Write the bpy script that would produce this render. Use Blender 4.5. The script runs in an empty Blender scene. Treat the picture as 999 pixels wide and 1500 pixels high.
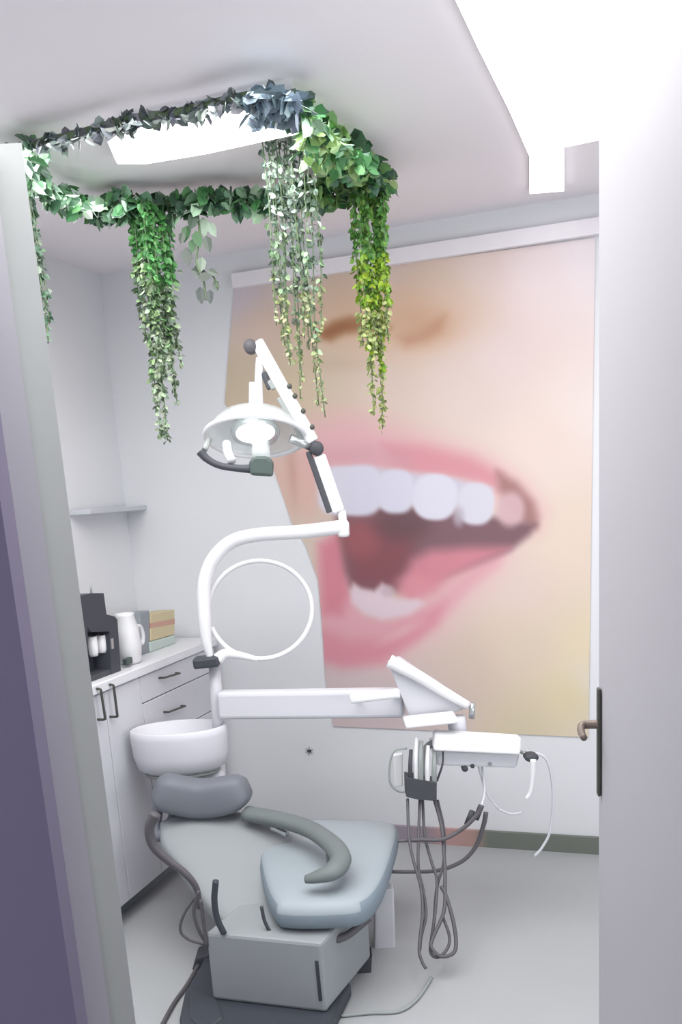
import bpy, bmesh, math, random
import numpy as np
from mathutils import Vector, Matrix
random.seed(7)
rng = np.random.RandomState(5)
S = bpy.context.scene
COL = S.collection

# ------------------------------------------------------------------ camera
F_PX, HORIZON, CAM_Z = 1300.0, 720.0, 1.45
PITCH, ROLL = math.radians(12.8), 0.066
CX, CY = 499.5, HORIZON + F_PX*math.tan(PITCH)
FWD = Vector((0, math.cos(PITCH), -math.sin(PITCH)))
R0 = Vector((1, 0, 0)); U0 = Vector((0, math.sin(PITCH), math.cos(PITCH)))
RT = R0*math.cos(ROLL) - U0*math.sin(ROLL)
UP = U0*math.cos(ROLL) + R0*math.sin(ROLL)
EYE = Vector((0, 0, CAM_Z))
cam_d = bpy.data.cameras.new('camera'); cam = bpy.data.objects.new('camera', cam_d); COL.objects.link(cam)
cam.matrix_world = Matrix(((RT.x, UP.x, -FWD.x, EYE.x), (RT.y, UP.y, -FWD.y, EYE.y), (RT.z, UP.z, -FWD.z, EYE.z), (0, 0, 0, 1)))
cam_d.sensor_width = 36; cam_d.sensor_fit = 'AUTO'; cam_d.lens = F_PX/1500*36
cam_d.shift_y = (CY-750)/1500; cam_d.clip_start = 0.05
S.camera = cam

def ray(px, py): return FWD + RT*((px-CX)/F_PX) + UP*(-(py-CY)/F_PX)
def hit(px, py, p, n):
    d = ray(px, py); return EYE + d*((Vector(p)-EYE).dot(n)/d.dot(n))
def P(px, py, Y): return hit(px, py, (0, Y, 0), Vector((0, 1, 0)))      # at a real distance
def G(px, py, z): return hit(px, py, (0, 0, z), Vector((0, 0, 1)))      # at a real height
def pix(v):
    d = Vector(v)-EYE; w = d.dot(FWD); return CX+F_PX*d.dot(RT)/w, CY-F_PX*d.dot(UP)/w

# ------------------------------------------------------------------ materials
def lin(c):
    c = c/255.0
    return c/12.92 if c <= 0.04045 else ((c+0.055)/1.055)**2.4
def rgb(c): return (lin(c[0]), lin(c[1]), lin(c[2]), 1)
def mat(name, c, rough=0.6, metal=0.0, noise=0.03, scale=12, emit=None, alpha=None, trans=0):
    m = bpy.data.materials.new(name); m.use_nodes = True
    nt = m.node_tree; b = nt.nodes['Principled BSDF']
    b.inputs['Roughness'].default_value = rough; b.inputs['Metallic'].default_value = metal
    if emit:
        b.inputs['Emission Color'].default_value = rgb(c); b.inputs['Emission Strength'].default_value = emit
    if trans: b.inputs['Transmission Weight'].default_value = trans
    if alpha is not None: b.inputs['Alpha'].default_value = alpha
    t = nt.nodes.new('ShaderNodeTexNoise'); t.inputs['Scale'].default_value = scale; t.inputs['Detail'].default_value = 4
    co = nt.nodes.new('ShaderNodeTexCoord'); nt.links.new(co.outputs['Object'], t.inputs['Vector'])
    mx = nt.nodes.new('ShaderNodeMix'); mx.data_type = 'RGBA'
    r = rgb(c)
    mx.inputs[6].default_value = tuple(min(1, x*(1-noise)) for x in r[:3])+(1,)
    mx.inputs[7].default_value = tuple(min(1, x*(1+noise)) for x in r[:3])+(1,)
    nt.links.new(t.outputs['Fac'], mx.inputs[0]); nt.links.new(mx.outputs[2], b.inputs['Base Color'])
    return m
def attr_mat(name, rough=0.7):
    m = bpy.data.materials.new(name); m.use_nodes = True; nt = m.node_tree; b = nt.nodes['Principled BSDF']
    a = nt.nodes.new('ShaderNodeAttribute'); a.attribute_name = 'print'
    nt.links.new(a.outputs['Color'], b.inputs['Base Color']); b.inputs['Roughness'].default_value = rough
    return m
M = dict(
    wall=mat('pale_wall_paint', (222, 224, 227), .8, noise=.015, scale=3),
    ceil=mat('ceiling_paint', (236, 231, 235), .85, noise=.015, scale=3),
    floor=mat('grey_floor_vinyl', (168, 171, 173), .55, noise=.03, scale=6),
    entry=mat('door_jamb_paint', (206, 206, 210), .7),
    jamb_green=mat('jamb_stop_paint', (192, 196, 194), .7),
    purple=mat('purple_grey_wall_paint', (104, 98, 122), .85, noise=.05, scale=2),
    door=mat('door_paint', (176, 174, 180), .6, noise=.015, scale=3),
    trim=mat('cornice_white', (236, 232, 236), .7),
    white=mat('white_plastic', (228, 229, 231), .35, noise=.01),
    offwhite=mat('off_white_enamel', (208, 209, 215), .4, noise=.01),
    cabinet=mat('cabinet_laminate', (206, 208, 214), .5, noise=.015),
    top=mat('worktop_white', (222, 224, 228), .4, noise=.02),
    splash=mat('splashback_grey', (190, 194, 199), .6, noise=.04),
    black=mat('black_plastic', (58, 62, 70), .5),
    dark=mat('dark_rubber', (66, 68, 74), .6),
    hose=mat('hose_rubber', (88, 86, 90), .55),
    handle=mat('dark_bronze_metal', (78, 80, 74), .4, .4),
    lever=mat('brown_bronze_metal', (120, 108, 100), .4, .3),
    green_black=mat('dark_green_plastic', (70, 84, 80), .5),
    grey=mat('grey_upholstery', (112, 116, 124), .6, noise=.04),
    armgrey=mat('arm_grey_green', (106, 114, 114), .6, noise=.04),
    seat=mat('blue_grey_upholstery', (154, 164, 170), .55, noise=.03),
    seatedge=mat('darker_blue_upholstery', (124, 138, 148), .55, noise=.03),
    back=mat('light_grey_upholstery', (146, 151, 154), .6, noise=.03),
    metal=mat('brushed_metal', (190, 195, 195), .3, .7),
    midgrey=mat('mid_grey_plastic', (150, 156, 154), .5),
    glass=mat('clear_polycarbonate', (225, 232, 232), .08, alpha=.45),
    chrome=mat('reflector_chrome', (205, 212, 212), .25, .5),
    glow=mat('lamp_lens', (250, 252, 252), .3, emit=1.6),
    diff=mat('light_diffuser', (255, 250, 254), .4, emit=2.6),
    diff2=mat('tube_diffuser', (255, 246, 252), .4, emit=5.0),
    yellow=mat('yellow_card', (196, 184, 150), .7), red=mat('red_print', (190, 150, 135), .7),
    palegreen=mat('pale_green_plastic', (184, 198, 192), .5), shade=mat('shade_grey', (140, 146, 152), .7),
    leaf=attr_mat('leaf_colours', .5), print=attr_mat('printed_wallpaper', .75),
    stem=mat('vine_stem', (96, 116, 84), .7),
)
# skirting: wooden strip with a reddish, purple-tinged worn end
def skirting():
    m = mat('skirting_wood', (112, 117, 110), .6, noise=.05, scale=8); nt = m.node_tree; b = nt.nodes['Principled BSDF']
    co = nt.nodes.new('ShaderNodeTexCoord'); sp = nt.nodes.new('ShaderNodeSeparateXYZ'); cr = nt.nodes.new('ShaderNodeValToRGB')
    nt.links.new(co.outputs['Generated'], sp.inputs[0]); nt.links.new(sp.outputs['X'], cr.inputs[0]); nt.links.new(cr.outputs[0], b.inputs['Base Color'])
    return m, cr
M['skirt'], SKIRT_RAMP = skirting()

# ------------------------------------------------------------------ object helpers
def obj(name, bm, m, parent=None, smooth=False):
    me = bpy.data.meshes.new(name); bmesh.ops.recalc_face_normals(bm, faces=bm.faces); bm.to_mesh(me); bm.free()
    me.materials.append(M[m] if isinstance(m, str) else m)
    if smooth:
        for p in me.polygons: p.use_smooth = True
    o = bpy.data.objects.new(name, me); COL.objects.link(o)
    if parent:
        o.parent = parent
        bpy.context.view_layer.update()
        o.matrix_parent_inverse = parent.matrix_world.inverted()
    return o
def tag(o, label, cat, group=None):
    o['label'] = label; o['category'] = cat
    if group: o['group'] = group
    return o
def thing(name, label, cat, loc, group=None):
    o = bpy.data.objects.new(name, None); COL.objects.link(o); o.location = loc; o.empty_display_size = .1
    bpy.context.view_layer.update()
    return tag(o, label, cat, group)
def struct(o): o['kind'] = 'structure'; return o

def hexa(bm, b, t):
    """solid between two loops of equal length"""
    n = len(b); vb = [bm.verts.new(p) for p in b]; vt = [bm.verts.new(p) for p in t]
    bm.faces.new(vb[::-1]); bm.faces.new(vt)
    for i in range(n): bm.faces.new((vb[i], vb[(i+1) % n], vt[(i+1) % n], vt[i]))
def prism(poly, d):
    bm = bmesh.new(); d = Vector(d); hexa(bm, [Vector(p) for p in poly], [Vector(p)+d for p in poly]); return bm
def bev(bm, w, seg=2):
    bmesh.ops.bevel(bm, geom=list(bm.edges), offset=w, segments=seg, profile=.5, affect='EDGES', clamp_overlap=True); return bm
def box(bm, c, ax, ay, az, sx, sy, sz):
    c = Vector(c); ax, ay, az = Vector(ax).normalized()*sx/2, Vector(ay).normalized()*sy/2, Vector(az).normalized()*sz/2
    hexa(bm, [c-ax-ay-az, c+ax-ay-az, c+ax+ay-az, c-ax+ay-az], [c-ax-ay+az, c+ax-ay+az, c+ax+ay+az, c-ax+ay+az]); return bm
def spline(pts, n=8):
    pts = [Vector(p) for p in pts]
    if len(pts) < 3: return pts
    out = []; q = [pts[0]*2-pts[1]] + pts + [pts[-1]*2-pts[-2]]
    for i in range(1, len(q)-2):
        for k in range(n):
            t = k/n; a, b, c, d = q[i-1:i+3]
            out.append(.5*((2*b)+(c-a)*t+(2*a-5*b+4*c-d)*t*t+(3*b-a-3*c+d)*t**3))
    return out+[pts[-1]]
def tube(bm, pts, r, seg=10, n=8, closed=False, flat=1.0, power=1.0):
    p = spline(pts, n) if not closed else [Vector(q) for q in pts]
    N = len(p); rings = []; up = None
    for i in range(N):
        t = (p[(i+1) % N]-p[i-1]) if closed else (p[min(i+1, N-1)]-p[max(i-1, 0)])
        t.normalize()
        if up is None:
            up = Vector((0, 0, 1)) if abs(t.z) < .9 else Vector((0, 1, 0))
        s = t.cross(up).normalized(); up = s.cross(t).normalized()
        rr = r(i/(N-1)) if callable(r) else r
        ring = []
        for k in range(seg):
            a = 2*math.pi*k/seg; ca, sa = math.cos(a), math.sin(a)
            ca = math.copysign(abs(ca)**power, ca); sa = math.copysign(abs(sa)**power, sa)
            ring.append(bm.verts.new(p[i]+s*(rr*ca)+up*(rr*flat*sa)))
        rings.append(ring)
    for i in range(N if closed else N-1):
        a, b = rings[i], rings[(i+1) % N]
        for k in range(seg): bm.faces.new((a[k], a[(k+1) % seg], b[(k+1) % seg], b[k]))
    if not closed: bm.faces.new(rings[0][::-1]); bm.faces.new(rings[-1])
    return bm
def lathe(bm, c, axis, prof, seg=32, sx=1, sy=1):
    """prof: (radius, along axis)"""
    axis = Vector(axis).normalized(); h = Vector((1, 0, 0)) if abs(axis.x) < .9 else Vector((0, 1, 0))
    y = axis.cross(h).normalized(); x = y.cross(axis).normalized(); rings = []
    for r, t in prof:
        rings.append([bm.verts.new(Vector(c)+axis*t+x*(r*sx*math.cos(2*math.pi*k/seg))+y*(r*sy*math.sin(2*math.pi*k/seg))) for k in range(seg)])
    for a, b in zip(rings, rings[1:]):
        for k in range(seg): bm.faces.new((a[k], a[(k+1) % seg], b[(k+1) % seg], b[k]))
    if prof[0][0] > 1e-6: bm.faces.new(rings[0][::-1])
    if prof[-1][0] > 1e-6: bm.faces.new(rings[-1])
    bmesh.ops.remove_doubles(bm, verts=bm.verts, dist=1e-6)
    return bm
def pad(outline, normal, thick, rnd=.03, puff=.01, n=6):
    """upholstered pad: rounded edge, slightly crowned top; outline is the widest line of the top surface"""
    o = spline(list(outline)+[outline[0]], n)[:-1]; c = sum(o, Vector())/len(o); nn = Vector(normal).normalized()
    bm = bmesh.new(); rings = []
    for ins, h in ((.6, puff), (.25, puff*.6), (rnd*1.0/.3, 0), (rnd*.35/.3, -rnd*.3), (0, -rnd), (0, -thick+rnd), (rnd*.35/.3, -thick+rnd*.3), (rnd/.3, -thick)):
        f = ins if ins >= .2 and ins in (.6, .25) else min(ins, .2)*1.0
        rings.append([bm.verts.new(c+(q-c)*(1-f)+nn*h) for q in o])
    m = len(o)
    for a, b in zip(rings, rings[1:]):
        for k in range(m): bm.faces.new((a[k], a[(k+1) % m], b[(k+1) % m], b[k]))
    bm.faces.new(rings[0]); bm.faces.new(rings[-1][::-1])
    return bm

# ------------------------------------------------------------------ room
YAW = math.radians(19)
ALONG = Vector((math.cos(YAW), -math.sin(YAW), 0))     # along the back wall, to the right (comes nearer)
INTO = Vector((math.sin(YAW), math.cos(YAW), 0))       # depth of the room
A0 = G(700, 1238, 0.0)                                 # foot of the back wall
def W(px, py, off=0.0): return hit(px, py, A0-INTO*off, INTO)   # on the back wall
CEIL = W(826, 292).z
UPZ = Vector((0, 0, 1))
def wallpoint(u, z=0.0, off=0.0): return A0 + ALONG*u + UPZ*z - INTO*off
cab_b = G(318, 932, .88); cab_b -= INTO*max(0, (cab_b-A0).dot(INTO)+.03); cab_a = cab_b-INTO*.75             # front edge of the worktop
uL = (cab_b-A0).dot(ALONG) - .37; uR = 2.05
print('V', (cab_b-A0).dot(INTO), pix(cab_b), 'CEIL', CEIL, 'A0', A0, 'uL', uL, 'cab', cab_a, cab_b)
def slab(u0, u1, v0, v1, z0, z1, name, m):
    bm = bmesh.new(); q = [A0+ALONG*u+INTO*v for u, v in ((u0, v0), (u1, v0), (u1, v1), (u0, v1))]
    hexa(bm, [Vector((p.x, p.y, z0)) for p in q], [Vector((p.x, p.y, z1)) for p in q])
    return struct(obj(name, bm, m))
slab(uL-.1, uR+.1, -5.2, .1, -.1, 0, 'floor', 'floor')
slab(uL-.1, uR+.1, -5.2, .1, CEIL, CEIL+.1, 'ceiling', 'ceil')
slab(uL-.1, uR+.1, 0, .1, 0, CEIL, 'wall_back', 'wall')
slab(uL-.1, uL, -5.2, 0, 0, CEIL, 'wall_left', 'wall')
slab(uR, uR+.1, -5.2, 0, 0, CEIL, 'wall_right', 'wall')
# cornice strip over the mural
zc0, zc1 = W(866, 347).z, W(866, 323).z
o = slab((W(345, 420)-A0).dot(ALONG), uR, -.03, 0, zc0, zc1, 'trim_1', 'trim')
# skirting
zs = (W(760, 1217).z+W(660, 1214).z)/2
u_sk = (W(560, 1225)-A0).dot(ALONG)
o = slab(uL, uR, -.018, 0, 0.0, max(.06, zs), 'baseboard_back', M['skirt'])
def frac(px):
    x = W(px, 1230, .018).x; x0, x1 = (A0+ALONG*uL).x, (A0+ALONG*uR).x; return (x-x0)/(x1-x0)
cr = SKIRT_RAMP.color_ramp
cr.elements[0].position = frac(570); cr.elements[0].color = rgb((150, 144, 156))
cr.elements[1].position = frac(715); cr.elements[1].color = rgb((112, 117, 109))
for px, c in ((628, (150, 136, 144)), (655, (184, 148, 146)), (695, (172, 142, 134))):
    e = cr.elements.new(frac(px)); e.color = rgb(c)

# entrance: left jamb and the shaded wall beside it
def upright(px0, py0, px1, py1, Y, depth, z1, name, m, rail=0):
    """box whose right edge stands on the ray through px1 at distance Y"""
    a, b = P(px0, py0, Y), P(px1, py1, Y)
    bm = bmesh.new()
    q = [Vector((a.x, Y, 0)), Vector((b.x, Y, 0)), Vector((b.x*(Y+depth)/Y-.004, Y+depth, 0)), Vector((a.x, Y+depth, 0))]
    hexa(bm, q, [p+UPZ*z1 for p in q]); return struct(obj(name, bm, m))
_q = P(147, 1100, 1.42); zj = 2.03
while pix((_q.x, 1.42, zj))[1] < 208: zj -= .005
upright(106, 1100, 147, 1100, 1.42, .10, zj, 'trim_2', 'jamb_green')
upright(20, 1100, 108, 1100, 1.36, .10, zj, 'trim_3', 'entry')
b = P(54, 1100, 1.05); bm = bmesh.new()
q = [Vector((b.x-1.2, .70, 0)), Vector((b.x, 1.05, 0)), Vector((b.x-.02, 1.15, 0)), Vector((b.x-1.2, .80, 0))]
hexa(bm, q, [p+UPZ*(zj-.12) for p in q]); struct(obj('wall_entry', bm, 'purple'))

# door standing open on the right
dA = P(877, 700, 1.42); dA.z = 0; dtop = P(875, 170, 1.42).z
ddir = (Vector((.328, .85, 0))-Vector((.41, 1.42, 0))).normalized(); dn = Vector((-ddir.y, ddir.x, 0))
if dn.x > 0: dn = -dn
bm = bmesh.new(); q = [dA, dA+ddir*.86, dA+ddir*.86-dn*.042, dA-dn*.042]
hexa(bm, [p+UPZ*.01 for p in q], [p+UPZ*dtop for p in q]); bev(bm, .003, 1)
door = struct(obj('door_1', bm, 'door'))
z0, z1, zl = P(878, 1163, 1.40).z, P(878, 1006, 1.40).z, P(866, 1060, 1.40).z
c = dA+ddir*.028+dn*.004
bm = bmesh.new(); box(bm, c+UPZ*((z0+z1)/2), ddir, dn, UPZ, .017, .006, z1-z0); bev(bm, .003)
obj('lock_plate', bm, 'handle', door)
bm = bmesh.new()
a = c+UPZ*zl
tube(bm, [a, a+dn*.018, a+dn*.026+ddir*.003, a+dn*.030+ddir*.012-UPZ*.003, a+dn*.031+ddir*.03-UPZ*.006, a+dn*.031+ddir*.055-UPZ*.006], lambda t: .0075-.002*t, 10)
obj('door_lever', bm, 'lever', door, True)

# ------------------------------------------------------------------ mural
def sdf(poly, X, Y):
    poly = np.array(poly, float); n = len(poly); d = np.full(X.shape, 1e9); ins = np.zeros(X.shape, bool)
    for i in range(n):
        a, b = poly[i], poly[(i+1) % n]; e = b-a; wx, wy = X-a[0], Y-a[1]
        t = np.clip((wx*e[0]+wy*e[1])/(e@e+1e-9), 0, 1)
        d = np.minimum(d, np.hypot(wx-e[0]*t, wy-e[1]*t))
        c = ((a[1] > Y) != (b[1] > Y)) & (X < (b[0]-a[0])*(Y-a[1])/(b[1]-a[1]+1e-12)+a[0]); ins ^= c
    return np.where(ins, d, -d)
def mouth_colours(X, Y):
    keys = [(345, 430, 214, 203, 212), (350, 560, 206, 190, 164), (385, 480, 224, 200, 184), (430, 420, 220, 205, 200), (440, 560, 212, 194, 164),
            (560, 410, 226, 208, 198), (600, 445, 226, 196, 172), (500, 440, 222, 196, 172), (660, 430, 228, 204, 186), (700, 400, 234, 214, 206), (780, 400, 240, 224, 224), (860, 370, 242, 232, 234),
            (870, 600, 236, 222, 216), (730, 520, 230, 212, 208), (680, 560, 226, 208, 200), (560, 570, 222, 202, 190), (800, 650, 232, 214, 204), (840, 800, 230, 212, 196),
            (860, 950, 230, 214, 184), (840, 1020, 222, 208, 168), (770, 950, 222, 204, 184), (760, 1060, 216, 202, 174), (690, 980, 216, 196, 182), (640, 1040, 214, 196, 192), (500, 1000, 214, 194, 196),
            (560, 1050, 210, 194, 196), (870, 1070, 224, 212, 190), (760, 860, 226, 206, 196), (400, 650, 214, 190, 178), (415, 720, 214, 184, 170), (440, 690, 216, 176, 166), (445, 790, 214, 198, 184), (480, 560, 214, 196, 176), (868, 1000, 230, 220, 206)]
    K = np.array(keys, float); acc = np.zeros(X.shape+(3,)); ws = np.zeros(X.shape)
    for k in K:
        w = 1/(((X-k[0])**2+(Y-k[1])**2)+900)**1.7; acc += w[..., None]*k[2:]; ws += w
    C = acc/ws[..., None]
    def paint(poly, col, soft, op=1.0):
        nonlocal C
        s = np.clip(sdf(poly, X, Y)/soft*.5+.5, 0, 1); s = s*s*(3-2*s)*op
        C = C*(1-s[..., None])+np.array(col, float)*s[..., None]
    def ell(cx, cy, rx, ry, col, soft, op=1.0, rot=0, pw=2.0):
        nonlocal C
        dx, dy = X-cx, Y-cy; c_, s_ = math.cos(rot), math.sin(rot); u, v = dx*c_+dy*s_, -dx*s_+dy*c_
        r = (np.abs(u/rx)**pw+np.abs(v/ry)**pw)**(1/pw); d = (1-r)*min(rx, ry)
        s = np.clip(d/soft*.5+.5, 0, 1); s = s*s*(3-2*s)*op
        C = C*(1-s[..., None])+np.array(col, float)*s[..., None]
    # nose
    ell(560, 470, 115, 45, (220, 184, 156), 40, .75)
    ell(620, 478, 40, 24, (208, 166, 136), 22, .7)
    paint([(467, 484), (487, 470), (512, 463), (545, 466), (572, 480), (560, 492), (530, 486), (505, 490), (485, 500), (470, 497)], (168, 122, 84), 9, .95)
    paint([(470, 486), (500, 474), (520, 476), (495, 486), (480, 494)], (150, 92, 62), 8, .6)
    paint([(585, 494), (615, 486), (640, 468), (652, 462), (646, 486), (625, 500), (595, 508)], (196, 150, 122), 13, .85)
    ell(495, 533, 34, 9, (200, 176, 150), 12, .5)
    # upper lip
    paint([(455, 625), (500, 606), (540, 612), (600, 632), (660, 652), (715, 674), (765, 708), (792, 748), (786, 775), (760, 745), (700, 715), (600, 705), (480, 700), (450, 680)], (226, 178, 183), 34, .95)
    paint([(560, 650), (620, 652), (690, 668), (735, 694), (728, 716), (690, 706), (650, 700), (600, 695), (575, 680)], (214, 142, 152), 16, .75)
    paint([(470, 655), (540, 648), (600, 664), (610, 690), (560, 690), (500, 684), (470, 685)], (210, 158, 166), 16, .6)
    paint([(728, 690), (757, 706), (782, 734), (789, 758), (786, 774), (772, 772), (745, 745), (730, 715)], (160, 116, 112), 11, .85)
    # lower lip
    paint([(600, 880), (690, 835), (760, 795), (740, 840), (700, 885), (655, 935), (600, 968), (560, 975)], (230, 194, 194), 30, .8)
    paint([(466, 795), (498, 775), (508, 810), (514, 865), (535, 900), (575, 905), (620, 885), (680, 840), (745, 800), (730, 830), (690, 860), (655, 900), (610, 940), (560, 970), (520, 976), (468, 968)], (224, 166, 175), 13, .95)
    paint([(466, 920), (510, 938), (560, 935), (610, 905), (650, 880), (640, 915), (600, 945), (560, 972), (500, 978), (466, 968)], (218, 142, 154), 16, .8)
    paint([(468, 800), (496, 780), (506, 820), (512, 870), (500, 900), (472, 900)], (208, 122, 136), 14, .75)
    ell(640, 868, 50, 16, (224, 178, 182), 14, .7, -.5)
    ell(590, 925, 30, 7, (230, 188, 192), 8, .6, -.45)
    # mouth cavity
    paint([(490, 752), (560, 742), (640, 745), (730, 758), (786, 768), (776, 784), (748, 806), (705, 824), (650, 845), (600, 862), (560, 868), (518, 866), (506, 836), (500, 795)], (128, 96, 104), 9)
    paint([(504, 770), (560, 760), (610, 780), (600, 825), (585, 860), (520, 862), (508, 820)], (136, 78, 84), 20, .85)
    ell(528, 790, 26, 26, (164, 96, 100), 18, .7)
    ell(590, 768, 40, 24, (104, 76, 82), 16, .8)
    paint([(590, 850), (604, 820), (630, 806), (690, 802), (745, 802), (705, 824), (660, 846), (636, 866), (600, 880), (588, 868)], (214, 138, 150), 13, .95)
    ell(605, 858, 24, 16, (222, 150, 160), 12, .7)
    # teeth
    T = (216, 214, 226)
    paint([(478, 686), (540, 684), (600, 692), (665, 700), (722, 716), (716, 742), (660, 740), (600, 738), (550, 744), (478, 748)], (206, 203, 216), 7)
    ell(510, 719, 45, 36, T, 5, 1, 0, 3.2); ell(532, 718, 26, 36, (214, 213, 227), 5, 1, 0, 2.8)
    ell(580, 720, 26, 32, (216, 215, 229), 4, 1, 0, 2.8)
    ell(637, 728, 33, 34, (220, 219, 231), 4, 1, .05, 2.4)
    ell(697, 738, 27, 31, (218, 216, 226), 4, 1, .05, 2.4)
    ell(748, 746, 20, 25, (212, 178, 182), 7, .95, .1)
    ell(672, 756, 8, 14, (186, 178, 190), 5, .8)
    paint([(512, 866), (518, 854), (530, 862), (548, 866), (560, 854), (572, 864), (578, 878), (612, 878), (622, 884), (600, 900), (560, 908), (532, 898), (516, 884)], (226, 206, 214), 6, .95)
    ell(568, 866, 10, 9, (200, 178, 186), 5, .8)
    # cheek folds beside the lamp
    ell(428, 690, 6, 40, (186, 142, 130), 8, .5, -.1); ell(452, 720, 10, 45, (220, 178, 168), 10, .5)
    return np.clip(C*.955, 0, 255)
# outline of the pasted picture: left edge follows the cheek
Lc = [(343, 421), (338, 480), (333, 540), (329, 590), (345, 615), (380, 645), (398, 680), (412, 720), (428, 768), (448, 800), (466, 850), (472, 920), (476, 985), (482, 1030), (488, 1064)]
Rc_top, Rc_bot = (872, 348), (862, 1080)
NT, NS = 230, 190
La = np.array(Lc, float); seg = np.r_[0, np.cumsum(np.hypot(*np.diff(La, axis=0).T))]
tt = np.linspace(0, 1, NT); yl = np.interp(tt*seg[-1], seg, La[:, 1]); xl = np.interp(tt*seg[-1], seg, La[:, 0])
fy = (yl-yl[0])/(yl[-1]-yl[0]); xr = Rc_top[0]+(Rc_bot[0]-Rc_top[0])*fy; yr = Rc_top[1]+(Rc_bot[1]-Rc_top[1])*fy
ss = np.linspace(0, 1, NS)
GX = xl[:, None]*(1-ss)+xr[:, None]*ss; GY = yl[:, None]*(1-ss)+yr[:, None]*ss
MC = mouth_colours(GX, GY)
verts = []; faces = []
for i in range(NT):
    for j in range(NS): verts.append(W(GX[i, j], GY[i, j], .006))
for i in range(NT-1):
    for j in range(NS-1):
        k = i*NS+j; faces.append((k, k+NS, k+NS+1, k+1))
rim = [j for j in range(NS)]+[i*NS+NS-1 for i in range(1, NT)]+[(NT-1)*NS+j for j in range(NS-2, -1, -1)]+[i*NS for i in range(NT-2, 0, -1)]
nb = len(verts)
for k in rim: verts.append(verts[k]+INTO*.005)
for a in range(len(rim)):
    b2 = (a+1) % len(rim); faces.append((rim[a], rim[b2], nb+b2, nb+a))
me = bpy.data.meshes.new('mouth_mural'); me.from_pydata(verts, [], faces)
MCF = MC.reshape(-1, 3); MCF = np.vstack([MCF, MCF[rim]])
ln = MCF/255; ln = np.where(ln <= .04045, ln/12.92, ((ln+.055)/1.055)**2.4)
at = me.attributes.new('print', 'FLOAT_COLOR', 'POINT'); at.data.foreach_set('color', np.c_[ln, np.ones(len(ln))].astype(np.float32).ravel())
me.materials.append(M['print'])
mural = bpy.data.objects.new('mouth_mural', me); COL.objects.link(mural)
tag(mural, 'huge wall mural of a smiling open mouth with white teeth and nose', 'mural')

# ------------------------------------------------------------------ lights
def flat_light(name, poly_px, z, thick, label, m, frame=True):
    pts = [G(x, y, z) for x, y in poly_px]; c = sum(pts, Vector())/len(pts)
    t = thing(name, label, 'light', (c.x, c.y, CEIL))
    bm = bmesh.new(); hexa(bm, pts, [Vector((p.x, p.y, z+thick)) for p in pts]); obj('diffuser', bm, m, t)
    out = [c+(p-c)*1.02 for p in pts]
    bm = bmesh.new(); hexa(bm, [Vector((p.x, p.y, z+.006)) for p in out], [Vector((p.x, p.y, CEIL)) for p in out])
    obj('housing', bm, 'white', t); return t
flat_light('ceiling_light', [(648, -40), (700, 70), (745, 160), (776, 230), (776, 284), (826, 280), (826, 216), (884, 204), (980, -40)], CEIL-.02, .015,
           'large glaring white ceiling light panel above the open door', 'diff')
flat_light('ceiling_light', [(160, 212), (190, 190), (300, 170), (425, 140), (438, 196), (300, 226), (215, 240), (172, 240)], CEIL-.035, .02,
           'bright oblong ceiling light ringed by the ivy garland', 'diff2')

# ------------------------------------------------------------------ ivy
def leaf(V, Fc, Cc, pos, d, nrm, L, Wd, col):
    d = d.normalized(); s = d.cross(nrm)
    if s.length < 1e-4: s = d.cross(Vector((.3, .5, .8)))
    s.normalize(); n = s.cross(d); b0 = len(V)
    V += [pos, pos+d*L*.25+s*Wd*.5+n*Wd*.12, pos+d*L*.65+s*Wd*.42+n*Wd*.1, pos+d*L, pos+d*L*.65-s*Wd*.42+n*Wd*.1, pos+d*L*.25-s*Wd*.5+n*Wd*.12, pos+d*L*.45]
    Fc += [(b0, b0+1, b0+6), (b0+1, b0+2, b0+6), (b0+2, b0+3, b0+6), (b0+3, b0+4, b0+6), (b0+4, b0+5, b0+6), (b0+5, b0, b0+6)]
    Cc += [col]*7
def leaf_obj(name, V, Fc, Cc, parent):
    me = bpy.data.meshes.new(name); me.from_pydata(V, [], Fc)
    a = me.attributes.new('print', 'FLOAT_COLOR', 'POINT'); a.data.foreach_set('color', np.array([rgb(c) for c in Cc], np.float32).ravel())
    me.materials.append(M['leaf']); o = bpy.data.objects.new(name, me); COL.objects.link(o); o.parent = parent
    o.matrix_parent_inverse = parent.matrix_world.inverted(); return o
def rv(): return Vector((random.gauss(0, 1), random.gauss(0, 1), random.gauss(0, 1))).normalized()
def jit(c, a=14):
    k = random.uniform(-a, a); return tuple(max(10, min(250, x+k+random.uniform(-5, 5))) for x in c)
DG, MG, PG, GG, YG = (70, 104, 80), (80, 136, 82), (168, 204, 172), (92, 100, 104), (142, 174, 62)
zg = CEIL-.05
ring_px = [(32, 232), (60, 208), (105, 198), (160, 182), (200, 172), (255, 165), (300, 154), (350, 142), (400, 138), (440, 160), (475, 190), (510, 215), (555, 255), (545, 275), (505, 275),
           (470, 278), (430, 282), (380, 290), (340, 290), (300, 288), (260, 298), (215, 298), (170, 296), (140, 305), (105, 288), (70, 278), (40, 255)]
ringp = [G(x, y, zg) for x, y in ring_px]
rs = spline(ringp+[ringp[0]], 10)[:-1]
gar = thing('ivy_garland', 'green ivy garland looped around the oblong ceiling light', 'garland', (sum(ringp, Vector())/len(ringp)))
bm = bmesh.new(); tube(bm, rs, .008, 6, closed=True); obj('vine_stem', bm, 'stem', gar, True)
V, Fc, Cc = [], [], []
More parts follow.
